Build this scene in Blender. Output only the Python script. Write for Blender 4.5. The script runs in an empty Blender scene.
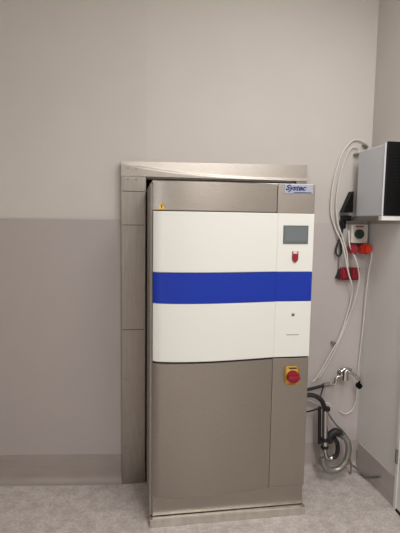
import bpy, bmesh, math, random
from math import sin, cos, pi, radians
from mathutils import Vector, Matrix
random.seed(4)
S = bpy.context.scene
COL = S.collection

# ---------------------------------------------------------------- camera
FPX = 450.0
yaw, pitch, roll = radians(8.8), radians(5.73), radians(.83)
F = Vector((sin(yaw)*cos(pitch), cos(yaw)*cos(pitch), -sin(pitch)))
R0 = Vector((cos(yaw), -sin(yaw), 0)); U0 = R0.cross(F)
R = R0*cos(roll) + U0*sin(roll); U = U0*cos(roll) - R0*sin(roll)
cd = bpy.data.cameras.new('camera'); cam = bpy.data.objects.new('camera', cd); COL.objects.link(cam)
cam.matrix_world = Matrix(((R.x, U.x, -F.x, 0), (R.y, U.y, -F.y, 0), (R.z, U.z, -F.z, 1.5), (0, 0, 0, 1)))
cd.sensor_fit = 'VERTICAL'; cd.sensor_height = 36; cd.lens = 36*FPX/533.0
cd.clip_start = .05
S.camera = cam
# ---------------------------------------------------------------- world, lights, exposure
w = bpy.data.worlds.new('world'); S.world = w; w.use_nodes = True
w.node_tree.nodes['Background'].inputs[0].default_value = (.9, .95, 1, 1)
w.node_tree.nodes['Background'].inputs[1].default_value = .3
def area(name, loc, sx, sy, power, colr=(1, 1, 1)):
    l = bpy.data.lights.new(name, 'AREA'); l.shape = 'RECTANGLE'; l.size = sx; l.size_y = sy
    l.energy = power; l.color = colr
    o = bpy.data.objects.new(name, l); COL.objects.link(o); o.location = loc
    return o
area('ceiling_lamp', (.95, .95, 2.93), .6, 1.2, 26)
area('ceiling_lamp', (.75, -.9, 2.93), .6, 1.2, 58)
area('left_fill_light', (-1.86, -1.15, 1.55), 1.3, 1.3, 24, (.97, .99, 1)).rotation_euler = (0, -pi/2, 0)  # unseen fill light, added to brighten the right wall
S.view_settings.view_transform = 'Standard'; S.view_settings.look = 'None'
S.view_settings.exposure = 0.06; S.view_settings.gamma = 1; S.view_settings.use_curve_mapping = False

# ---------------------------------------------------------------- materials
def srgb(h):
    c = [int(h[i:i+2], 16)/255 for i in (0, 2, 4)]
    return tuple(x/12.92 if x <= .04045 else ((x+.055)/1.055)**2.4 for x in c) + (1,)
def mat(name, col, rough=.5, metal=0., var=0., vscale=8., bump=0., bscale=60., stretch=(1, 1, 1), spec=.5, emit=None, coat=0):
    m = bpy.data.materials.new(name); m.use_nodes = True
    nt = m.node_tree; b = nt.nodes['Principled BSDF']
    c = srgb(col) if isinstance(col, str) else col
    b.inputs['Base Color'].default_value = c
    b.inputs['Roughness'].default_value = rough; b.inputs['Metallic'].default_value = metal
    b.inputs['Specular IOR Level'].default_value = spec
    b.inputs['Coat Weight'].default_value = coat
    tc = nt.nodes.new('ShaderNodeTexCoord'); mp = nt.nodes.new('ShaderNodeMapping')
    mp.inputs['Scale'].default_value = stretch
    nt.links.new(tc.outputs['Object'], mp.inputs[0])
    if var:
        n = nt.nodes.new('ShaderNodeTexNoise'); n.inputs['Scale'].default_value = vscale; n.inputs['Detail'].default_value = 4
        nt.links.new(mp.outputs[0], n.inputs['Vector'])
        r = nt.nodes.new('ShaderNodeValToRGB')
        r.color_ramp.elements[0].position = .3; r.color_ramp.elements[1].position = .7
        r.color_ramp.elements[0].color = tuple(x*(1-var) for x in c[:3]) + (1,)
        r.color_ramp.elements[1].color = tuple(min(1, x*(1+var)) for x in c[:3]) + (1,)
        nt.links.new(n.outputs[0], r.inputs[0]); nt.links.new(r.outputs[0], b.inputs['Base Color'])
    if bump:
        n2 = nt.nodes.new('ShaderNodeTexNoise'); n2.inputs['Scale'].default_value = bscale; n2.inputs['Detail'].default_value = 3
        nt.links.new(mp.outputs[0], n2.inputs['Vector'])
        bp = nt.nodes.new('ShaderNodeBump'); bp.inputs['Strength'].default_value = bump; bp.inputs['Distance'].default_value = .002
        nt.links.new(n2.outputs[0], bp.inputs['Height']); nt.links.new(bp.outputs[0], b.inputs['Normal'])
    if emit:
        b.inputs['Emission Color'].default_value = srgb(emit[0]); b.inputs['Emission Strength'].default_value = emit[1]
    return m
M = {}
M['paint'] = mat('wall_paint', 'C1BAB3', .8, var=.02, vscale=3, bump=.15, bscale=120)
M['vinyl_l'] = mat('wall_vinyl_shaded', 'A39A96', .5, var=.02, vscale=2)  # same vinyl as the right, with dimmer left light painted in
M['vinyl_r'] = mat('wall_vinyl_lit', 'BAB1AD', .5, var=.02, vscale=3)  # lighter copy of the left vinyl, stronger light put into the colour
M['vinyl_s'] = mat('wall_vinyl_side_lit', 'D8D4CF', .3, var=.03, vscale=2)  # right wall vinyl, lightened to paint in light falling on it
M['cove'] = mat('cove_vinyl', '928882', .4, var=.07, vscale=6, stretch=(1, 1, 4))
M['cover'] = mat('cove_vinyl_lit', 'ADA39D', .4, var=.06, vscale=6, stretch=(1, 1, 4))  # same cove vinyl, brighter right-hand light painted into its colour
M['ceil'] = mat('ceiling_paint', 'E0DDD8', .9)
M['steel'] = mat('brushed_steel', 'A19A92', .36, 1, var=.05, vscale=30, bump=.25, bscale=50, stretch=(1, 1, 14))
M['steelv'] = mat('brushed_steel_vertical', '98918A', .33, 1, var=.07, vscale=14, bump=.25, bscale=40, stretch=(9, 9, .6))
M['steeld'] = mat('dull_steel', '8C857E', .5, .8, var=.08, vscale=12, stretch=(1, 1, 5))
M['side'] = mat('satin_steel_side', '8F877F', .6, .35, var=.05, vscale=12, stretch=(1, 1, 5))
M['base'] = mat('plinth_steel', 'D2CDC6', .3, 1, var=.1, vscale=9, stretch=(3, 1, 1))
M['white'] = mat('white_enamel', 'D9D8D1', .35)
M['blue'] = mat('blue_enamel', '11309A', .4, spec=.3)
M['blk'] = mat('black_plastic', '070708', .45, spec=.2)
M['blkr'] = mat('black_rubber', '1C1A1A', .6)
M['grey'] = mat('pale_grey_casing', 'C8C8CC', .45)
M['chrome'] = mat('chrome', 'C6C3BF', .12, 1)
M['wcable'] = mat('white_cable', 'D3CDC6', .5)
M['gcable'] = mat('grey_hose', '8E8984', .45)
M['red'] = mat('red_plastic', '8A1024', .4)
M['orange'] = mat('orange_plastic', 'CF3420', .4)
M['green'] = mat('dark_green_plastic', '1D3524', .4)
M['yel'] = mat('yellow_enamel', 'CFA646', .45)
M['amber'] = mat('amber_print', 'C79A45', .5)
M['bez'] = mat('display_bezel', '5C6260', .4)
M['scr'] = mat('display_glass', '62696B', .2, emit=('7F868C', .06))
M['badge'] = mat('badge_silver_blue', 'A0A5B4', .4, .3)
M['navy'] = mat('navy_print', '17265E', .5)
M['gprint'] = mat('grey_print', '8C8C8A', .5)
M['ivory'] = mat('ivory_plastic', 'CFC6BD', .45)
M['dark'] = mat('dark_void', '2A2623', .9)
M['dgrey'] = mat('dark_grey_hose', '66615E', .45)
M['brass'] = mat('brass', 'D0B890', .25, 1)
M['pane'] = mat('fill_glow_pane', 'DDE4EA', .2, emit=('E6EEF6', .8))  # glow for the pane added with the fill light
def floor_mat():
    m = bpy.data.materials.new('speckled_floor_vinyl'); m.use_nodes = True; nt = m.node_tree; b = nt.nodes['Principled BSDF']
    tc = nt.nodes.new('ShaderNodeTexCoord')
    def ns(scale, det):
        n = nt.nodes.new('ShaderNodeTexNoise'); n.inputs['Scale'].default_value = scale; n.inputs['Detail'].default_value = det
        nt.links.new(tc.outputs['Object'], n.inputs['Vector']); return n
    n1 = ns(17, 8); n2 = ns(70, 3)
    r1 = nt.nodes.new('ShaderNodeValToRGB'); r1.color_ramp.elements[0].position = .38; r1.color_ramp.elements[1].position = .6
    r1.color_ramp.elements[0].color = srgb('B7ADA7'); r1.color_ramp.elements[1].color = srgb('C9C0BB')
    r2 = nt.nodes.new('ShaderNodeValToRGB'); r2.color_ramp.elements[0].position = .36; r2.color_ramp.elements[1].position = .62
    r2.color_ramp.elements[0].color = (.74, .72, .70, 1); r2.color_ramp.elements[1].color = (1, 1, 1, 1)
    mx = nt.nodes.new('ShaderNodeMix'); mx.data_type = 'RGBA'; mx.blend_type = 'MULTIPLY'; mx.inputs[0].default_value = .8
    nt.links.new(n1.outputs[0], r1.inputs[0]); nt.links.new(n2.outputs[0], r2.inputs[0])
    nt.links.new(r1.outputs[0], mx.inputs[6]); nt.links.new(r2.outputs[0], mx.inputs[7])
    nt.links.new(mx.outputs[2], b.inputs['Base Color']); b.inputs['Roughness'].default_value = .42
    return m
M['floor'] = floor_mat()

# ---------------------------------------------------------------- builders
def link(name, bm, m, parent=None, smooth=False):
    bmesh.ops.recalc_face_normals(bm, faces=bm.faces)
    me = bpy.data.meshes.new(name); bm.to_mesh(me); bm.free()
    me.materials.append(M[m])
    if smooth:
        for p in me.polygons: p.use_smooth = True
        me.set_sharp_from_angle(angle=radians(38))
    o = bpy.data.objects.new(name, me); COL.objects.link(o)
    if parent: o.parent = parent; o.matrix_parent_inverse = parent_inv(parent)
    return o
def parent_inv(p):
    t = Matrix.Identity(4); q = p
    t = Matrix.Translation(q.location) if not q.parent else Matrix.Translation(root_of(q).location)
    return t.inverted() if not q.parent else Matrix.Identity(4)
def root_of(o):
    while o.parent: o = o.parent
    return o
def BM(): return bmesh.new()
def box(bm, x0, x1, y0, y1, z0, z1, bev=0, seg=2):
    t = bmesh.new(); bmesh.ops.create_cube(t, size=1)
    for v in t.verts: v.co = Vector((x0+(x1-x0)*(v.co.x+.5), y0+(y1-y0)*(v.co.y+.5), z0+(z1-z0)*(v.co.z+.5)))
    if bev: bmesh.ops.bevel(t, geom=list(t.edges), offset=bev, segments=seg, affect='EDGES', profile=.5)
    merge(bm, t); return bm
def merge(bm, t):
    me = bpy.data.meshes.new('t'); t.to_mesh(me); t.free(); bm.from_mesh(me); bpy.data.meshes.remove(me)
def cyl(bm, c, axis, r, h, seg=24, r2=None, bev=0):
    t = bmesh.new(); bmesh.ops.create_cone(t, cap_ends=True, segments=seg, radius1=r, radius2=r if r2 is None else r2, depth=h)
    if bev: bmesh.ops.bevel(t, geom=[e for e in t.edges if abs(e.verts[0].co.z-e.verts[1].co.z) < 1e-6], offset=bev, segments=2, affect='EDGES')
    q = Vector((0, 0, 1)).rotation_difference(Vector(axis).normalized())
    bmesh.ops.transform(t, matrix=Matrix.Translation(c) @ q.to_matrix().to_4x4(), verts=t.verts)
    merge(bm, t); return bm
def spline(pts, n=8):
    P = [Vector(p) for p in pts]; P = [2*P[0]-P[1]] + P + [2*P[-1]-P[-2]]; out = []
    for i in range(1, len(P)-2):
        for k in range(n):
            t = k/n; a, b, c, d = P[i-1:i+3]
            out.append(.5*((2*b) + (c-a)*t + (2*a-5*b+4*c-d)*t*t + (3*b-a-3*c+d)*t**3))
    out.append(P[-2]); return out
def tube(bm, pts, r, seg=10, smooth=8, rib=0.):
    pts = spline(pts, smooth) if smooth else [Vector(p) for p in pts]
    rings = []; up = Vector((0, 1, 0)); prev = None
    for i, p in enumerate(pts):
        d = (pts[min(i+1, len(pts)-1)] - pts[max(i-1, 0)]).normalized()
        a = (prev if prev else (up if abs(d.dot(up)) < .9 else Vector((1, 0, 0))))
        a = (a - d*a.dot(d)).normalized(); b = d.cross(a); prev = a
        rr = r*(1 + (rib if i % 2 else 0))
        rings.append([bm.verts.new(p + (a*cos(2*pi*k/seg) + b*sin(2*pi*k/seg))*rr) for k in range(seg)])
    for i in range(len(rings)-1):
        for k in range(seg):
            bm.faces.new((rings[i][k], rings[i][(k+1) % seg], rings[i+1][(k+1) % seg], rings[i+1][k]))
    bm.faces.new(rings[0][::-1]); bm.faces.new(rings[-1]); return bm
def prism_y(bm, poly, y0, y1):      # polygon in (x, z) pulled along y
    a = [bm.verts.new((x, y0, z)) for x, z in poly]; b = [bm.verts.new((x, y1, z)) for x, z in poly]
    bm.faces.new(a); bm.faces.new(b[::-1]); n = len(poly)
    for i in range(n): bm.faces.new((a[i], b[i], b[(i+1) % n], a[(i+1) % n]))
    return bm
def thing(name, label, cat, loc=(0, 0, 0), group=None):
    o = bpy.data.objects.new(name, None); COL.objects.link(o); o.location = loc
    o.empty_display_size = .05; tag(o, label, cat, group); return o
def tag(o, label, cat, group=None):
    o['label'] = label; o['category'] = cat
    if group: o['group'] = group
    return o
def struct(o): o['kind'] = 'structure'; return o
def text(name, s, m, size, pos, parent, ext=.0008, bold=0., shear=0., sx=1.):
    c = bpy.data.curves.new(name, 'FONT'); c.body = s; c.size = size; c.extrude = ext; c.offset = bold; c.shear = shear
    c.align_x = 'CENTER'; c.align_y = 'CENTER'
    t = bpy.data.objects.new('tmp', c); COL.objects.link(t)
    dg = bpy.context.evaluated_depsgraph_get(); me = bpy.data.meshes.new_from_object(t.evaluated_get(dg))
    bpy.data.objects.remove(t); bpy.data.curves.remove(c)
    me.transform(Matrix.Translation(pos) @ Matrix.Rotation(pi/2, 4, 'X') @ Matrix.Diagonal((sx, 1, 1, 1)))
    bm = BM(); bm.from_mesh(me); bpy.data.meshes.remove(me)
    return link(name, bm, m, parent)

# ================================================================ the room
YW, XR, XL, YF, ZC, ZD = 2.50, 1.39, -1.9, -2.4, 3.0, 1.50
bm = BM(); box(bm, XL-.1, XR+.1, YF-.1, 3.3, -.1, 0); struct(link('floor', bm, 'floor'))
bm = BM(); box(bm, XL-.1, XR+.1, YF-.1, 3.3, ZC, ZC+.1); struct(link('ceiling', bm, 'ceil'))
# back wall with the opening the sterilizer passes through
OX0, OX1, OZ = .083, .925, 1.73
bm = BM()
box(bm, XL-.1, OX0, YW, YW+.12, 0, ZC); box(bm, OX1, XR+.1, YW, YW+.12, 0, ZC); box(bm, OX0, OX1, YW, YW+.12, OZ, ZC)
struct(link('wall_back', bm, 'paint'))
bm = BM(); box(bm, XR, XR+.1, YF, YW, 0, ZC); struct(link('wall_right', bm, 'paint'))
bm = BM(); box(bm, XL-.1, XL, YF, YW, 0, ZC); struct(link('wall_left', bm, 'paint'))
bm = BM(); box(bm, XL-.1, XR+.1, YF-.1, YF, 0, ZC); struct(link('wall_front', bm, 'paint'))
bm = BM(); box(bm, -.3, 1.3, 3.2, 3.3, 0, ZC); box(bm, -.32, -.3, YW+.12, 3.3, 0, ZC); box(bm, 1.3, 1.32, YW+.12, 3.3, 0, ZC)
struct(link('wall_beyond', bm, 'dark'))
# vinyl sheet up to eye level on the walls
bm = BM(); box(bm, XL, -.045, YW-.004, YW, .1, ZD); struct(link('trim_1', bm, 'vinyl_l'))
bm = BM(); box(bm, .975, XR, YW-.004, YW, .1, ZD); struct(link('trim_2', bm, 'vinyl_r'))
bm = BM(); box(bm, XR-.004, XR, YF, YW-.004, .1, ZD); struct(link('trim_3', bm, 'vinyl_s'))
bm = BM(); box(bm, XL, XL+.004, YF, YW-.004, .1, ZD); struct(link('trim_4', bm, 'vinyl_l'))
# glowing pane and frame added in the left wall, out of view, as fill light
wn = struct(link('added_window_1', box(BM(), XL, XL+.012, -1.8, -.5, .9, 2.2), 'pane'))
bm = BM(); box(bm, XL, XL+.03, -1.86, -.44, .84, .9, .003); box(bm, XL, XL+.03, -1.86, -.44, 2.2, 2.26, .003); box(bm, XL, XL+.03, -1.86, -1.8, .9, 2.2, .003); box(bm, XL, XL+.03, -.5, -.44, .9, 2.2, .003); box(bm, XL, XL+.028, -1.18, -1.12, .9, 2.2, .003)
link('added_window_frame', bm, 'white', wn)
def cove(name, x0, x1, m='cove'):
    prof = [(0, .165), (-.006, .165), (-.008, .045)] + [(-.008-.030*(1-cos(a)), .045-.042*sin(a)) for a in [pi/2*k/6 for k in range(1, 7)]] + [(-.04, 0), (0, 0)]
    bm = BM(); a = [bm.verts.new((x0, YW+p[0], p[1])) for p in prof]; b = [bm.verts.new((x1, YW+p[0], p[1])) for p in prof]
    bm.faces.new(a); bm.faces.new(b[::-1])
    for i in range(len(prof)): j = (i+1) % len(prof); bm.faces.new((a[i], b[i], b[j], a[j]))
    struct(link(name, bm, m))
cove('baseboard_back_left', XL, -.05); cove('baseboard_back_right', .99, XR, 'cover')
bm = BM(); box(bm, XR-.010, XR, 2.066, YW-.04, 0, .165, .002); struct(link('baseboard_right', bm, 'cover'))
# white door on the right wall, only its hinged corner shows
door = struct(link('door_1', box(BM(), XR-.012, XR, 1.16, 2.042, .012, 2.1, .003), 'white'))
link('door_frame', box(BM(), XR-.016, XR, 2.042, 2.066, 0, 2.14, .002), 'white', door)
link('door_sweep', box(BM(), XR-.017, XR-.004, 1.16, 2.040, 0, .014, .001), 'blk', door)
hb = BM(); cyl(hb, (XR-.020, 2.050, .295), (0, 0, 1), .007, .075, 12, bev=.002); box(hb, XR-.020, XR-.015, 2.044, 2.066, .26, .33)
link('hinge', hb, 'steeld', door)

for nm in ('wall_back', 'trim_1', 'baseboard_back_left'):      # the left stretch runs a few degrees out of square
    for v in bpy.data.objects[nm].data.vertices:
        if v.co.x < -.06: v.co.y += (-.045-v.co.x)*.11
# ================================================================ steel frame around the wall opening
fr = thing('wall_frame', 'tall brushed steel frame fixed to the wall around the opening behind the sterilizer', 'frame', (-.05, YW, 0))
bm = BM(); box(bm, -.05, .080, 2.466, YW, 0, 1.735, .002); link('left_post', bm, 'steelv', fr)
bm = BM(); box(bm, .925, .988, 2.466, YW, 0, 1.735, .002); link('right_post', bm, 'steelv', fr)
bm = BM()                          # top rail, curved crease shaped into its sheet to make a bright reflected streak
NX, NZ = 48, 26; x0, x1, z0, z1 = -.05, .988, 1.735, 1.812
grid = []
for i in range(NX+1):
    x = x0 + (x1-x0)*i/NX; t = i/NX
    zc = 1.800 - .062*(1-(1-t)**3.2)
    row = []
    for k in range(NZ+1):
        z = z0 + (z1-z0+.014*t)*k/NZ
        d = z-zc; y = 2.462 + ((.55*d if d < .009 else .005+.06*(d-.009)) if d > 0 else -.03*d)
        if t < .1: y = 2.466+(y-2.466)*t/.1
        row.append(bm.verts.new((x, y, z)))
    grid.append(row)
for i in range(NX):
    for k in range(NZ): bm.faces.new((grid[i][k], grid[i+1][k], grid[i+1][k+1], grid[i][k+1]))
back = [[bm.verts.new((g[k].co.x, YW, g[k].co.z)) for k in (0, NZ)] for g in grid]
for i in range(NX):
    bm.faces.new((grid[i][NZ], grid[i+1][NZ], back[i+1][1], back[i][1])); bm.faces.new((grid[i][0], back[i][0], back[i+1][0], grid[i+1][0]))
    bm.faces.new((back[i][0], back[i][1], back[i+1][1], back[i+1][0]))
for i in (0, NX): bm.faces.new([grid[i][k] for k in range(NZ+1)] + [back[i][1], back[i][0]])
link('top_rail', bm, 'steel', fr, True)
for x, z in ((-.014, 1.775), (.03, 1.772), (-.014, 1.72), (.03, 1.718), (-.03, 1.24), (-.03, .62), (.05, .30), (-.03, .22)):
    link('screw', cyl(BM(), (x, 2.464, z), (0, 1, 0), .0055, .006, 12, bev=.001), 'steeld', fr)
for z in (1.475, 1.655, .90):
    link('seam', box(BM(), -.045, .074, 2.4645, 2.4665, z-.0015, z+.0015), 'dark', fr)

# ================================================================ the sterilizer
ac = thing('steam_sterilizer', 'large upright stainless steel laboratory sterilizer with white front covers and a wide blue stripe', 'sterilizer', (.49, 2.1, 0))
AX0, AXM, AX1, YA = .100, .698, .885, 2.098
def bulge(x):
    t = (x-AX0)/(AXM-AX0)
    return 0 if t >= 1 or t < 0 else .034*sin(pi*t**.72)
def panel(name, xa, xb, za, zb, m, parent, thick=.014, off=0., n=26, round_left=0., bev=.003):
    bm = BM(); xs = [xa+(xb-xa)*i/n for i in range(n+1)]
    prof = []
    for x in xs:
        y = YA - off - (bulge(x) if x < AXM else 0)
        if round_left and x-xa < round_left: y += round_left*(1-math.sqrt(max(0, 1-(1-(x-xa)/round_left)**2)))*.6
        prof.append((x, y))
    for (x, y) in prof: pass
    rows = []
    zs = [(za, thick), (za, bev), (za+bev, 0), (zb-bev, 0), (zb, bev), (zb, thick)]
    for (x, y) in prof: rows.append([bm.verts.new((x, y + (yo if yo != thick else YA-off+thick-y), z)) for z, yo in zs])
    for i in range(n):
        for k in range(6):
            j = (k+1) % 6
            bm.faces.new((rows[i][k], rows[i+1][k], rows[i+1][j], rows[i][j]))
    bm.faces.new(rows[0]); bm.faces.new(rows[-1][::-1])
    return link(name, bm, m, parent, True)
# body runs through the wall
bm = BM(); box(bm, .089, AX1, YA+.015, 3.05, .046, 1.672, .003); link('body', bm, 'side', ac)
link('top_cover', box(BM(), AX0-.001, AX1+.001, YA+.004, 2.48, 1.672, 1.686, .003), 'steel', ac)
# upper steel fascia (door top) and the flat name panel at its right
panel('upper_fascia', AX0, AXM-.002, 1.548, 1.684, 'steel', ac, off=-.006)
name_panel = link('name_panel', box(BM(), AXM, AX1, YA, YA+.014, 1.545, 1.686, .002), 'steel', ac)
badge = link('name_badge', box(BM(), .728, .872, YA-.003, YA+.001, 1.640, 1.690-.006, .001), 'badge', ac)
text('badge_lettering', 'Systec', 'navy', .035, (.783, YA-.0035, 1.666), badge, bold=.0012, shear=.35, sx=1.12)
link('badge_underline', box(BM(), .775, .865, YA-.0042, YA-.002, 1.643, 1.6465), 'navy', badge)
lab = link('warning_sticker', prism_y(BM(), [(.122, 1.552), (.158, 1.552), (.140, 1.586)], YA-.020, YA-.0155), 'yel', ac)
lab['label'] = 'small yellow triangular warning sticker'
link('sticker_symbol', box(BM(), .138, .142, YA-.0208, YA-.0198, 1.560, 1.574), 'dark', lab)
# white covers and blue stripe, curved door side
c1 = panel('front_cover', AX0+.003, AXM-.001, 1.262, 1.544, 'white', ac, off=.012, thick=.03, round_left=.012); c1['label'] = 'white curved upper cover'
panel('front_stripe', AX0+.003, AXM-.001, 1.117, 1.260, 'blue', ac, off=.012, thick=.03, round_left=.012, bev=.0008)['label'] = 'blue stripe across the front'
panel('front_cover', AX0+.003, AXM-.001, .836, 1.115, 'white', ac, off=.012, thick=.03, round_left=.012)['label'] = 'white curved lower cover'
def flat(name, za, zb, m): return link(name, box(BM(), AXM, AX1-.003, YA-.010, YA+.016, za, zb, .002), m, ac)
cp = flat('control_panel', 1.262, 1.544, 'white')
flat('control_stripe', 1.117, 1.260, 'blue')
lp = flat('service_panel', .836, 1.115, 'white')
# lettering ghosted low on the stripe is not readable in the photo
dsp = link('display', box(BM(), .727, .853, YA-.014, YA-.008, 1.398, 1.487, .002), 'bez', ac)
link('screen', box(BM(), .736, .843, YA-.0152, YA-.013, 1.410, 1.477), 'scr', dsp)
# small red and white shield-like mark
sh = link('indicator', box(BM(), .774, .806, YA-.0125, YA-.009, 1.340, 1.364, .001), 'ivory', ac)
bm = BM(); prism_y(bm, [(.775, 1.350), (.805, 1.350), (.805, 1.325), (.801, 1.314), (.790, 1.306), (.779, 1.314), (.775, 1.325)], YA-.016, YA-.010)
for xx in (.775, .801): box(bm, xx, xx+.004, YA-.0155, YA-.010, 1.35, 1.362)
link('indicator_button', bm, 'red', sh)['label'] = 'dark red rounded button'
bm = BM(); box(bm, .783, .798, YA-.0125, YA-.009, 1.042, 1.055, .001); link('keyhole', bm, 'bez', ac)
link('fine_print', box(BM(), .760, .824, YA-.0108, YA-.0095, .946, .950), 'gprint', lp)
# dark shadow gap strip and the steel lower door
link('gap_strip', box(BM(), AX0+.004, AX1-.004, YA+.004, YA+.016, .822, .838), 'dark', ac)
panel('lower_door', AX0, AXM-.003, .148, .826, 'steel', ac, off=.002, round_left=.01)
ld = link('lower_panel', box(BM(), AXM, AX1, YA, YA+.016, .150, .826, .002), 'steel', ac)
ms = link('main_switch', box(BM(), .762, .832, YA-.012, YA+.001, .692, .784, .016, 4), 'yel', ac); ms['label'] = 'yellow main switch plate with red knob'
bm = BM(); cyl(bm, (.798, YA-.022, .736), (0, 1, 0), .032, .022, 28, bev=.003); box(bm, .768, .828, YA-.046, YA-.030, .727, .745, .004)
kn = link('switch_knob', bm, 'red', ms, True); kn['label'] = 'red turning knob'
link('switch_lettering', box(BM(), .780, .818, YA-.0135, YA-.0115, .774, .779), 'dark', ms)
# kick panel and plinth
link('kick_panel', box(BM(), AX0+.004, AX1-.004, YA+.004, YA+.03,   .045, .147, .002), 'steel', ac)
link('plinth', box(BM(), .092, .889, 2.076, 2.47, 0, .042, .003), 'base', ac)
link('side_trim', box(BM(), AX0-.009, AX0+.001, YA+.012, YA+.03, .046, 1.67, .001), 'side', ac)

# ================================================================ shelf and the upright box on it, right corner
sh_ = thing('wall_shelf', 'narrow white shelf at eye level in the right corner', 'shelf', (1.32, 2.3, 1.51))
link('shelf_board', box(BM(), 1.262, XR-.005, 2.135, YW-.006, 1.518, 1.540, .002), 'white', sh_)
link('edge_strip', box(BM(), 1.256, 1.262, 2.16, YW-.006, 1.516, 1.540, .001), 'steeld', sh_)
tw = thing('upright_appliance', 'light grey upright box with a black front, standing on the narrow white shelf', 'appliance', (1.325, 2.27, 1.54))
link('casing', box(BM(), 1.267, 1.383, 2.150, 2.415, 1.541, 1.903, .006, 3), 'grey', tw)
fp = link('front_bezel', box(BM(), 1.264, 1.384, 2.140, 2.152, 1.541, 1.907, .004, 3), 'grey', tw)
bm = BM(); box(bm, 1.270, 1.383, 2.130, 2.142, 1.543, 1.913, .006, 3)
for k in range(16): box(bm, 1.285, 1.370, 2.1285, 2.131, 1.60+k*.017, 1.605+k*.017)
link('front_panel', bm, 'blk', tw)['label'] = 'black front panel'
br = thing('wall_bracket', 'black triangular bracket at the back left end of the shelf', 'bracket', (1.24, YW, 1.53))
link('gusset', prism_y(BM(), [(1.203, 1.563), (1.262, 1.563), (1.262, 1.68), (1.255, 1.683)], 2.44, 2.49), 'blk', br)
bm = BM(); box(bm, 1.212, 1.262, 2.45, YW-.005, 1.515, 1.546, .003); box(bm, 1.206, 1.232, 2.455, YW-.005, 1.47, 1.52, .004)
link('bracket_foot', bm, 'blk', br)

# ================================================================ electrics on the back wall
YB = YW-.0042
sw = thing('switch_box', 'ivory wall switch box with a dark green dial below the shelf', 'switch', (1.315, YW, 1.39))
link('switch_housing', box(BM(), 1.262, 1.366, 2.445, YB, 1.386, 1.497, .006, 3), 'ivory', sw)
bm = BM(); cyl(bm, (1.306, 2.436, 1.440), (0, 1, 0), .027, .02, 28, bev=.003); box(bm, 1.301, 1.311, 2.418, 2.43, 1.418, 1.462, .002)
link('dial', bm, 'green', sw, True)
bm = box(BM(), 1.284, 1.336, 2.4435, 2.446, 1.480, 1.487)
link('red_lettering', bm, 'red', sw)
link('lower_cap', box(BM(), 1.278, 1.350, 2.442, YB, 1.362, 1.385, .003), 'blkr', sw)
def plug(cat_label, x, z, m, r, tilt, grp=None):
    p = thing('power_plug', cat_label, 'plug', (x, 2.45, z))
    bm = BM(); cyl(bm, (x, 2.445, z), (tilt, 1, 0), r, .05, 22, bev=.004); link('plug_body', bm, m, p, True)
    bm = BM(); cyl(bm, (x+tilt*-.035, 2.415, z), (tilt, 1, 0), r*.8, .022, 18, r2=r*.5); link('plug_collar', bm, m, p, True)
    return p
plug('dark red round plug under the switch box, left of the orange one', 1.272, 1.352, 'red', .028, .15)
plug('orange round plug under the switch box, feeding a white cable', 1.342, 1.354, 'orange', .031, -.2)
so = thing('socket_block', 'red double socket block low on the wall crossed by white cables', 'socket', (1.272, YW, 1.165))
link('socket_housing', box(BM(), 1.215, 1.338, 2.462, YB, 1.168, 1.242, .006, 3), 'red', so)
for x in (1.245, 1.308):
    bm = BM(); box(bm, x-.024, x+.024, 2.45, 2.464, 1.178, 1.234, .005, 3); link('socket_face', bm, 'red', so)
link('socket_divider', box(BM(), 1.274, 1.279, 2.455, 2.464, 1.170, 1.240), 'dark', so)
pc = BM(); prism_y(pc, [(1.203, 1.196), (1.214, 1.235), (1.214, 1.170), (1.195, 1.18)], 2.465, YB)
link('side_plug', pc, 'blkr', so)

# cables
def cable(name, label, pts, r, m='wcable', grp=None, cat='cable'):
    o = link(name, tube(BM(), pts, r, 8), m, None, True); tag(o, label, cat, grp); return o
yc = 2.486
cable('white_cable', 'white cable making the wide outer arc left of the grey box', [(1.362, yc, 1.925), (1.335, yc, 1.968), (1.270, yc, 1.978), (1.208, yc, 1.910), (1.170, yc, 1.800), (1.150, yc, 1.680), (1.150, yc, 1.560), (1.175, 2.482, 1.48), (1.206, 2.455, 1.40), (1.226, 2.436, 1.31), (1.246, 2.430, 1.22), (1.270, 2.430, 1.15), (1.292, 2.46, 1.09), (1.282, 2.476, .99), (1.235, 2.476, .83), (1.168, 2.476, .70), (1.10, 2.476, .58), (1.075, 2.476, .555)], .0044)
cable('white_cable', 'thin white cable making the inner arc beside the grey box', [(1.30, yc, 1.935), (1.262, yc, 1.935), (1.222, yc, 1.870), (1.192, yc, 1.76), (1.178, yc, 1.62), (1.188, 2.474, 1.51), (1.216, 2.455, 1.41), (1.240, 2.446, 1.33), (1.250, 2.446, 1.252)], .0038)
cable('white_cable', 'white cable sagging from the switch box over the red socket block', [(1.252, 2.46, 1.46), (1.248, 2.430, 1.37), (1.275, 2.410, 1.30), (1.300, 2.412, 1.23), (1.312, 2.425, 1.16), (1.304, 2.45, 1.05), (1.284, 2.476, .94), (1.240, 2.476, .82), (1.180, 2.476, .69), (1.112, 2.476, .575)], .0039)
cable('white_cable', 'white cable hanging straight down from the orange plug into the corner', [(1.357, 2.408, 1.352), (1.376, 2.42, 1.345), (1.384, 2.43, 1.30), (1.382, 2.45, 1.2), (1.378, 2.462, 1.0), (1.374, 2.474, .8), (1.366, 2.484, .6), (1.366, 2.484, .45), (1.345, 2.484, .37), (1.30, 2.484, .34), (1.26, 2.484, .36)], .0038)
cable('black_cable', 'short black cable looped on the wall left of the switch box', [(1.222, 2.47, 1.50), (1.212, 2.474, 1.43), (1.193, 2.476, 1.375), (1.185, 2.474, 1.335), (1.197, 2.47, 1.31), (1.215, 2.468, 1.33), (1.212, 2.47, 1.38), (1.222, 2.468, 1.40)], .006, 'blkr')
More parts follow.
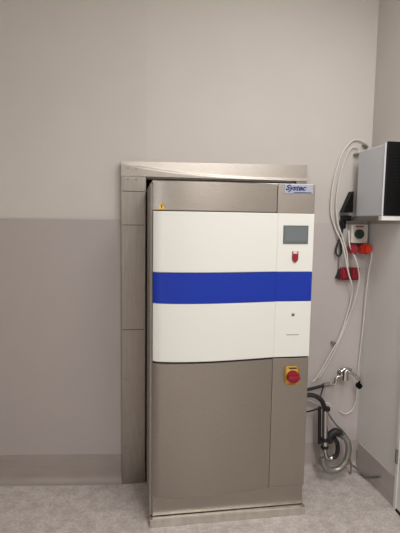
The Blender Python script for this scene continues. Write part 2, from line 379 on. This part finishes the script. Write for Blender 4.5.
cable('grey_cable', 'dark grey cable running down the switch box edge to the red sockets', [(1.232, 2.47, 1.50), (1.214, 2.475, 1.46), (1.222, 2.478, 1.41), (1.215, 2.48, 1.33), (1.213, 2.48, 1.24), (1.224, 2.475, 1.236)], .0045, 'gcable')
def clip(label, x, z, rot):
    bm = BM(); box(bm, -.017, .017, -.014, .004, -.007, .007, .003); cyl(bm, (0, -.014, 0), (0, 1, 0), .004, .006, 10)
    bmesh.ops.transform(bm, matrix=Matrix.Translation((x, 2.488, z)) @ Matrix.Rotation(rot, 4, 'Y'), verts=bm.verts)
    tag(link('cable_clip', bm, 'steeld'), label, 'clip')
clip('small dark cable clip at the top of the white cable arc', 1.341, 1.948, .6)
clip('small dark cable clip by the upper back edge of the grey box', 1.292, 1.898, 0)
clip('small dark cable clip on the slanting cables above the tap', 1.203, .787, .2)

# ================================================================ tap and drain in the corner
tp = thing('wall_tap', 'small chrome wall tap with a round black knob in the corner', 'tap', (1.25, YW, .6))
bm = BM(); tube(bm, [(1.262, YB, .600), (1.262, 2.43, .600)], .013, 14, 0); cyl(bm, (1.262, 2.490, .600), (0, 1, 0), .026, .01, 22, bev=.002)
tube(bm, [(1.262, 2.44, .572), (1.262, 2.44, .632)], .020, 14, 0); link('tap_body', bm, 'chrome', tp, True)
bm = BM(); tube(bm, [(1.262, 2.44, .632), (1.285, 2.43, .622), (1.318, 2.425, .602), (1.343, 2.42, .575)], .010, 12); tube(bm, [(1.235, 2.44, .625), (1.262, 2.44, .640), (1.30, 2.44, .632)], .008, 10)
link('tap_lever', bm, 'chrome', tp, True)
bm = BM(); cyl(bm, (1.342, 2.42, .540), (0, 1, 0), .017, .03, 20, bev=.004); cyl(bm, (1.343, 2.42, .562), (0, 0, 1), .007, .03, 12)
link('tap_knob', bm, 'blk', tp, True)['label'] = 'black round knob'
bm = BM(); tube(bm, [(1.262, 2.44, .6), (1.225, 2.44, .595), (1.207, 2.44, .585), (1.205, 2.44, .555), (1.19, 2.44, .540)], .0065, 12); cyl(bm, (1.205, 2.44, .572), (0, 0, 1), .011, .03, 14); cyl(bm, (1.228, 2.44, .5955), (1, 0, 0), .011, .016, 6)
link('tap_spout', bm, 'chrome', tp, True)
sp = thing('supply_pipe', 'black supply pipe running sideways from behind the sterilizer to below the tap', 'pipe', (1.09, YW, .54))
link('pipe', tube(BM(), [(.93, 2.42, .515), (1.03, 2.43, .527), (1.10, 2.44, .536), (1.165, 2.45, .546)], .0095, 12), 'blkr', sp, True)
bm = BM(); cyl(bm, (1.150, 2.448, .5435), (1, .1, .1), .014, .04, 8); link('pipe_fitting', bm, 'steeld', sp)
bm = BM(); tube(bm, [(1.165, 2.45, .546), (1.178, 2.447, .545), (1.195, 2.44, .540)], .006, 10); link('hose_tail', bm, 'gcable', sp, True)
bm = BM(); tube(bm, [(1.13, 2.445, .536), (1.118, 2.44, .50), (1.105, 2.43, .47)], .004, 8); link('branch_wire', bm, 'blkr', sp, True)
cable('drain_hose', 'thick black rubber hose arching from behind the sterilizer onto the upright drain pipe', [(.93, 2.40, .500), (1.02, 2.395, .507), (1.065, 2.39, .498), (1.098, 2.385, .470), (1.114, 2.38, .430)], .014, 'blkr', cat='hose')
cable('black_wire', 'thin black wire curving beside the thick black hose', [(.93, 2.41, .405), (1.02, 2.40, .405), (1.06, 2.375, .428), (1.092, 2.358, .442)], .005, 'blkr')
cable('white_wire', 'thin pale wire passing behind the black hose near the drain', [(.93, 2.42, .460), (1.03, 2.42, .465), (1.08, 2.43, .44), (1.16, 2.45, .43), (1.20, 2.46, .40)], .0035)
dr = thing('drain_trap', 'chrome drain pipe with a bent trap standing low in the corner', 'pipe', (1.12, 2.38, 0))
bm = BM(); tube(bm, [(1.117, 2.38, .43), (1.125, 2.38, .215)], .0165, 18, 0); link('upright_pipe', bm, 'chrome', dr, True)
bm = BM(); tube(bm, [(1.092, 2.40, .43), (1.100, 2.40, .205)], .010, 12, 0); link('rear_pipe', bm, 'blkr', dr, True)
for z, m in ((.425, 'blkr'), (.240, 'blkr'), (.195, 'blkr')):
    link('collar', cyl(BM(), (1.124, 2.38, z), (0, 0, 1), .0225, .020, 22, bev=.003), m, dr, True)
link('coupling', cyl(BM(), (1.125, 2.38, .217), (0, 0, 1), .0205, .03, 22, bev=.003), 'chrome', dr, True)
bm = BM(); tube(bm, [(1.125, 2.38, .19), (1.127, 2.38, .160), (1.137, 2.38, .132), (1.155, 2.38, .118), (1.172, 2.38, .120)], .0165, 18); link('elbow', bm, 'chrome', dr, True)
bm = BM(); tube(bm, [(1.172, 2.384, .120), (1.198, 2.384, .130), (1.208, 2.384, .16), (1.205, 2.384, .205), (1.185, 2.384, .245)], .013, 16); link('inner_bend', bm, 'blkr', dr, True)
bm = BM(); tube(bm, [(1.150, 2.39, .235), (1.165, 2.39, .262), (1.195, 2.39, .278), (1.222, 2.388, .262)], .021, 16, 6, .09); cyl(bm, (1.152, 2.39, .232), (.3, 0, -1), .026, .03, 8); link('black_bend', bm, 'blkr', dr, True)
# corrugated grey hose swinging round the trap
hs = thing('corrugated_hose', 'ribbed light grey hose looping round the chrome trap low in the corner', 'hose', (1.2, 2.36, 0))
path = [(1.222, 2.355, .270), (1.244, 2.345, .245), (1.254, 2.34, .200), (1.246, 2.338, .140), (1.218, 2.336, .092), (1.175, 2.336, .070), (1.130, 2.338, .078), (1.106, 2.340, .105), (1.096, 2.345, .15)]
link('hose', tube(BM(), path, .0165, 18, 7, .10), 'chrome', hs, True)
M['hosegrey'] = mat('hose_grey', '8C8883', .32, .6)
hs.children[0].data.materials[0] = M['hosegrey']
link('hose_clamp', cyl(BM(), (1.225, 2.354, .265), (.5, 0, -.8), .021, .012, 20), 'steeld', hs)
cable('grey_wire', 'thin grey wire falling behind the ribbed hose loop', [(1.13, 2.42, .42), (1.17, 2.43, .36), (1.215, 2.43, .30), (1.262, 2.41, .25), (1.285, 2.40, .15), (1.300, 2.39, .06), (1.30, 2.385, .012)], .005, 'dgrey')
fh = thing('floor_hose', 'thin grey hose with brass fitting draped against the foot of the right wall', 'hose', (1.27, 2.38, 0))
link('hose', tube(BM(), [(1.300, 2.395, .066), (1.335, 2.395, .040), (1.360, 2.375, .014), (1.366, 2.33, .018), (1.368, 2.28, .044), (1.368, 2.235, .072), (1.368, 2.19, .104)], .0062, 10), 'dgrey', fh, True)
bm = BM(); cyl(bm, (1.272, 2.395, .080), (1, 0, -.1), .012, .040, 8, bev=.002); cyl(bm, (1.292, 2.395, .070), (1, 0, -.2), .009, .03, 12); cyl(bm, (1.274, 2.395, .088), (0, 0, 1), .008, .018, 10)
link('fitting', bm, 'brass', fh)['label'] = 'pale brass hose fitting'
